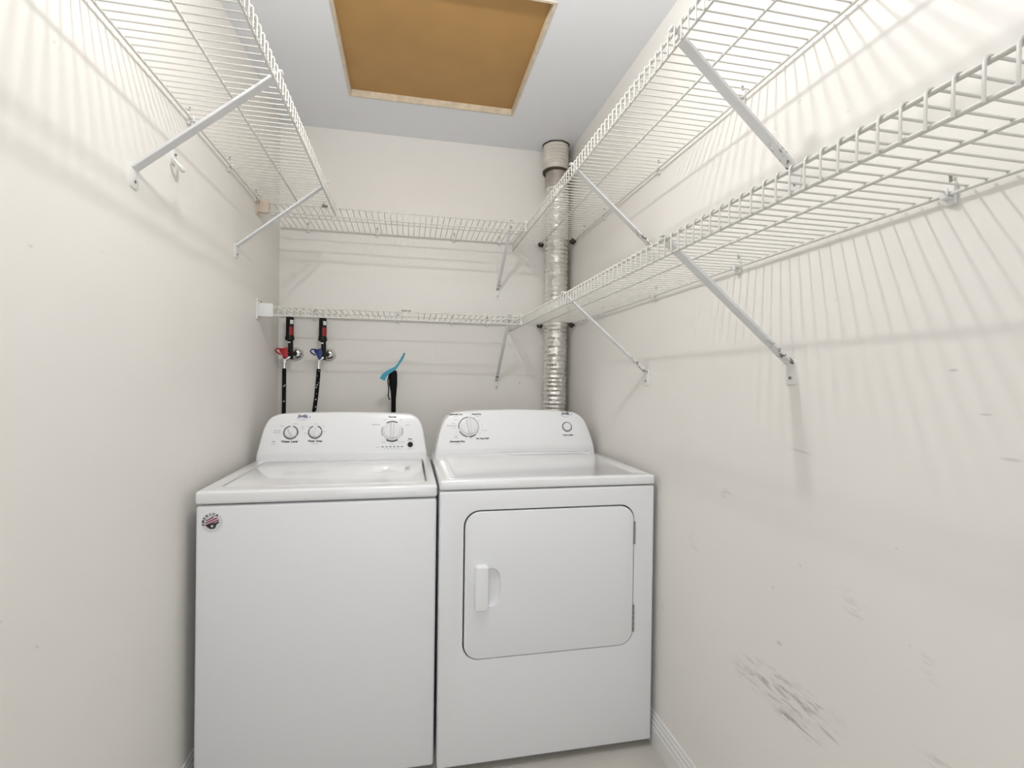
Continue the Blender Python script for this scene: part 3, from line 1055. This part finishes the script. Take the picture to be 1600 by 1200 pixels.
sb = MB().lathe([(0.0115, 0), (0.0115, 0.002), (0.010, 0.0035), (0.002, 0.0030)], wf(0.6483, 0.0570), 24).build('start_button', 'blackpl', con, 30)
# round sticker on the front
stx, stz, sr = 0.0808, 0.8335, 0.0285
sm = Matrix((Vector((1, 0, 0)), Vector((0, 0, 1)), Vector((0, -1, 0)))).transposed().to_4x4()
sm.translation = (stx, wy + 0.003, stz)
stk = flat(wa, 'sticker', circle(sr, 32), sm, 'sticker', 0.0008)
stk['label'] = 'round AMERICA flag sticker'
tl = sm @ Matrix.Translation((0.001, -0.002, 0)) @ Matrix.Rotation(R(14), 4, 'Z') @ Matrix.Translation((0, 0, 0.0009))
ri = 0.0195
def wavy(y0_, y1_, n=10):
    pts = []
    for k in range(n + 1):
        x = -1 + 2 * k / n
        pts.append((x, y0_ + 0.14 * math.sin(x * 1.6)))
    for k in range(n, -1, -1):
        x = -1 + 2 * k / n
        pts.append((x, y1_ + 0.14 * math.sin(x * 1.6)))
    out = []
    for x, y in pts:          # squeeze into the inner disc
        yy = max(-0.98, min(0.98, y))
        out.append((x * math.sqrt(1 - yy * yy) * ri, yy * ri))
    return out
flat(stk, 'flag_ground', wavy(-0.10, 0.90), tl, 'stickpink', 0.0002)
for y0_ in (0.02, 0.36, 0.70):
    flat(stk, 'flag_stripe', wavy(y0_, y0_ + 0.17), tl @ Matrix.Translation((0, 0, 0.0003)), 'stickred', 0.0002)
can = [(-0.95 * ri, -0.02 * ri), (-0.80 * ri, -0.42 * ri), (-0.45 * ri, -0.80 * ri), (0.10 * ri, -0.86 * ri), (0.35 * ri, -0.60 * ri), (0.45 * ri, -0.36 * ri), (0.85 * ri, -0.20 * ri), (0.90 * ri, 0.06 * ri), (0.3 * ri, 0.0), (-0.4 * ri, 0.04 * ri)]
flat(stk, 'flag_canton', can, tl @ Matrix.Translation((0, 0, 0.0003)), 'print', 0.0002)
star = []
for k in range(10):
    a = R(90 + 36 * k); q = 0.0048 if k % 2 == 0 else 0.0021
    star.append((q * math.cos(a) - 0.15 * ri, q * math.sin(a) - 0.40 * ri))
flat(stk, 'flag_star', star, tl @ Matrix.Translation((0, 0, 0.0006)), 'plastic', 0.0002)
for k, chh in enumerate('AMERICA'):
    a = 193 - 22.5 * k
    mm = sm @ Matrix.Rotation(R(a - 90), 4, 'Z') @ Matrix.Translation((0, 0.0238, 0.0010))
    text_obj('lettering', chh, 0.0105, mm, 'print', stk, 0.0004)

# ------------------------------------------------------------------ dryer
dx0, dx1, dy, dzt = 0.7390, 1.4760, -1.0897, 0.9425
dyb = -0.40
dr = thing('clothes_dryer', 'white front-loading clothes dryer with a hinged door, beside the right wall', 'dryer', ((dx0 + dx1) / 2, (dy + dyb) / 2, 0))
dseam = 0.9100
cab = MB().box(dx0 + 0.001, dx1 - 0.001, dy + 0.002, dyb, 0.025, dseam - 0.0035, 0.007, 3).build('cabinet', 'front_enamel', dr, 35)
DX0, DX1, DZ0, DZ1 = 0.8165, 1.4020, 0.3625, 0.8435
ct = MB().prism(rrect(DX0, DX1, DZ0, DZ1, 0.052, 10), lambda u, v, q: Vector((u, dy + 0.090 - q, v)), 0.12).build('cutter', 'dark')
boolean(cab, ct)
for p in cab.data.polygons:
    p.use_smooth = True
cab.data.set_sharp_from_angle(angle=R(30))
bevel_mod(cab, 0.0015, 2, 50)
MB().box(dx0 + 0.07, dx1 - 0.07, dy + 0.09, dyb - 0.05, dseam - 0.008, dseam + 0.002).build('top_support', 'front_enamel', dr)
for x in (dx0 + 0.06, dx1 - 0.06):
    for y in (dy + 0.07, dyb - 0.07):
        MB().lathe([(0.022, 0.0), (0.024, 0.008), (0.012, 0.012), (0.012, 0.03)], Matrix.Translation((x, y, 0)), 14).build('foot', 'black', dr, 35)
g1, g2 = 0.0048, 0.0030
door = MB().prism(rrect(DX0 + g1, DX1 - g2, DZ0 + 0.0026, DZ1 - g1, 0.049, 10), lambda u, v, q: Vector((u, dy + 0.0140 - q, v)), 0.0145, 0.003, 3).build('door', 'front_enamel', dr)
# finger scoop cut into the door beside the handle
sc_ = bmesh.new()
bmesh.ops.create_uvsphere(sc_, u_segments=32, v_segments=20, radius=1)
for v in sc_.verts:
    # super-ellipsoid: square-ish pocket
    x, y, z = v.co
    f = lambda q, e: math.copysign(abs(q) ** e, q)
    v.co = Vector((0.905 + f(x, 0.8) * 0.034, dy - 0.0005 + y * 0.0115, 0.594 + f(z, 0.62) * 0.062))
m_ = MB()
m_.join(sc_)
ct = m_.build('cutter', 'dark')
boolean(door, ct)
for p in door.data.polygons:
    p.use_smooth = True
door.data.set_sharp_from_angle(angle=R(28))
hb = MB()
hb.prism(rrect(0.8535, 0.8965, 0.524, 0.670, 0.010, 5), lambda u, v, q: Vector((u, dy + 0.001 - q, v)), 0.020, 0.007, 4)
hb.build('handle', 'panel', door, 35)
for z0_, z1_ in ((0.708, 0.785), (0.408, 0.500)):
    h_ = MB()
    h_.tube([(DX1 - 0.0008, dy - 0.001, z0_), (DX1 - 0.0008, dy - 0.001, z1_)], 0.0028, 8)
    for q in range(5):
        zz = z0_ + (z1_ - z0_) * (q + 0.5) / 5
        h_.lathe([(0.0036, zz - 0.006), (0.0036, zz + 0.006)], Matrix.Translation((DX1 - 0.0008, dy - 0.001, 0)), 8)
    h_.build('hinge', 'screw', door, 35)
# top with a shallow dished panel
dtop = MB().box(dx0, dx1, dy, dyb, dseam, dzt, 0.008, 4).build('top_deck', 'enamel', dr, 35)
def dish():
    o = rrect(dx0 + 0.040, dx1 - 0.040, dy + 0.034, -0.545, 0.03, 6)
    n = len(o)
    cx = (dx0 + dx1) / 2; cy = (dy + 0.034 - 0.545) / 2
    m = MB()
    vs_ = []
    for ins, z in ((0.0, 0.02), (0.0, 0.0004), (0.010, -0.0030)):
        for (u, v) in o:
            vs_.append((cx + (u - cx) * (1 - ins / 0.34), cy + (v - cy) * (1 - ins / 0.25), dzt + z))
    fs = [list(range(n))[::-1], [2 * n + i for i in range(n)]]
    for j in range(2):
        for i in range(n):
            fs.append([j * n + i, j * n + (i + 1) % n, (j + 1) * n + (i + 1) % n, (j + 1) * n + i])
    m.raw(vs_, fs)
    return m.build('cutter', 'dark')
ct = dish()
boolean(dtop, ct)
for p in dtop.data.polygons:
    p.use_smooth = True
dtop.data.set_sharp_from_angle(angle=R(50))
# lint screen flap at the back right of the top
lf = MB()
lf.prism([(1.015, -0.537), (1.090, -0.562), (1.440, -0.562), (1.440, -0.528), (1.015, -0.528)], lambda u, v, q: Vector((u, v, dzt - 0.002 + q)), 0.0065, 0.002, 2)
lf.build('lint_screen_lid', 'enamel', dr, 30)
DRW = [(0.361, 0.0), (0.356, 0.03), (0.349, 0.07), (0.338, 0.112), (0.325, 0.146), (0.310, 0.167), (0.288, 0.183), (0.26, 0.191), (0.15, 0.1985), (0.0, 0.202)]
dcx = 1.1138
con2, df = console(dr, dcx, -0.5268, dzt - 0.0005, DRW, dyb)
knob(con2, df, 0.8985, 0.119, 0.0415, 8, GR, [(92, 190, BK), (204, 262, BK), (272, 312, 'print'), (-40, 84, LG)], 0.0035, 0.026)
bt = MB().lathe([(0.0185, 0), (0.0185, 0.006), (0.016, 0.010), (0.008, 0.0115), (0.001, 0.012)], df(1.3483, 0.1175), 28).build('start_button', 'knob', con2, 40)
flat(con2, 'button_ring', arc_band(0, 0, 0.0192, 0.0232, 0, 359.9, 36), df(1.3483, 0.1175), 'greyring', 0.0010)  # flat dark grey ring around the button
logo(con2, df, 1.345, 0.1800, 0.0195)
lines(con2, df, [
    (1.3500, 0.0790, 0.0092, 'Push to Start', 'print', 0.00045),
    (0.8430, 0.1760, 0.0095, 'Automatic Dry', 'print', 0.00045), (0.8430, 0.1670, 0.0055, 'with heat', 'printgrey', 0),
    (0.9340, 0.1770, 0.0095, 'Timed Dry', 'print', 0.00045), (0.9370, 0.1680, 0.0055, 'minutes', 'printgrey', 0),
    (0.8470, 0.0550, 0.0106, 'Automatic Dry', 'print', 0.00055), (0.8490, 0.0450, 0.0059, 'low heat', 'printgrey', 0),
    (0.9570, 0.0670, 0.0099, 'No Heat Fluff', 'print', 0.00045),
    (0.8430, 0.1520, 0.0055, 'Very Dry', 'printgrey', 0), (0.8310, 0.1360, 0.0055, 'More', 'printgrey', 0), (0.8240, 0.1250, 0.0059, 'Energy Preferred', 'printgrey', 0.0001), (0.8330, 0.1150, 0.0055, 'Less Dry', 'printgrey', 0),
    (0.8440, 0.0960, 0.0051, 'Off', 'printgrey', 0), (0.8440, 0.0810, 0.0051, 'More', 'printgrey', 0), (0.8410, 0.0730, 0.0055, 'Wrinkle', 'printgrey', 0.0001),
    (0.9240, 0.1600, 0.0055, '80', 'printgrey', 0), (0.9470, 0.1470, 0.0055, '60', 'printgrey', 0), (0.9580, 0.1280, 0.0055, '40', 'printgrey', 0), (0.9660, 0.1040, 0.0055, 'Cool Down', 'printgrey', 0), (0.9460, 0.0890, 0.0055, '20', 'printgrey', 0), (0.9060, 0.0680, 0.0051, 'Off', 'printgrey', 0)])
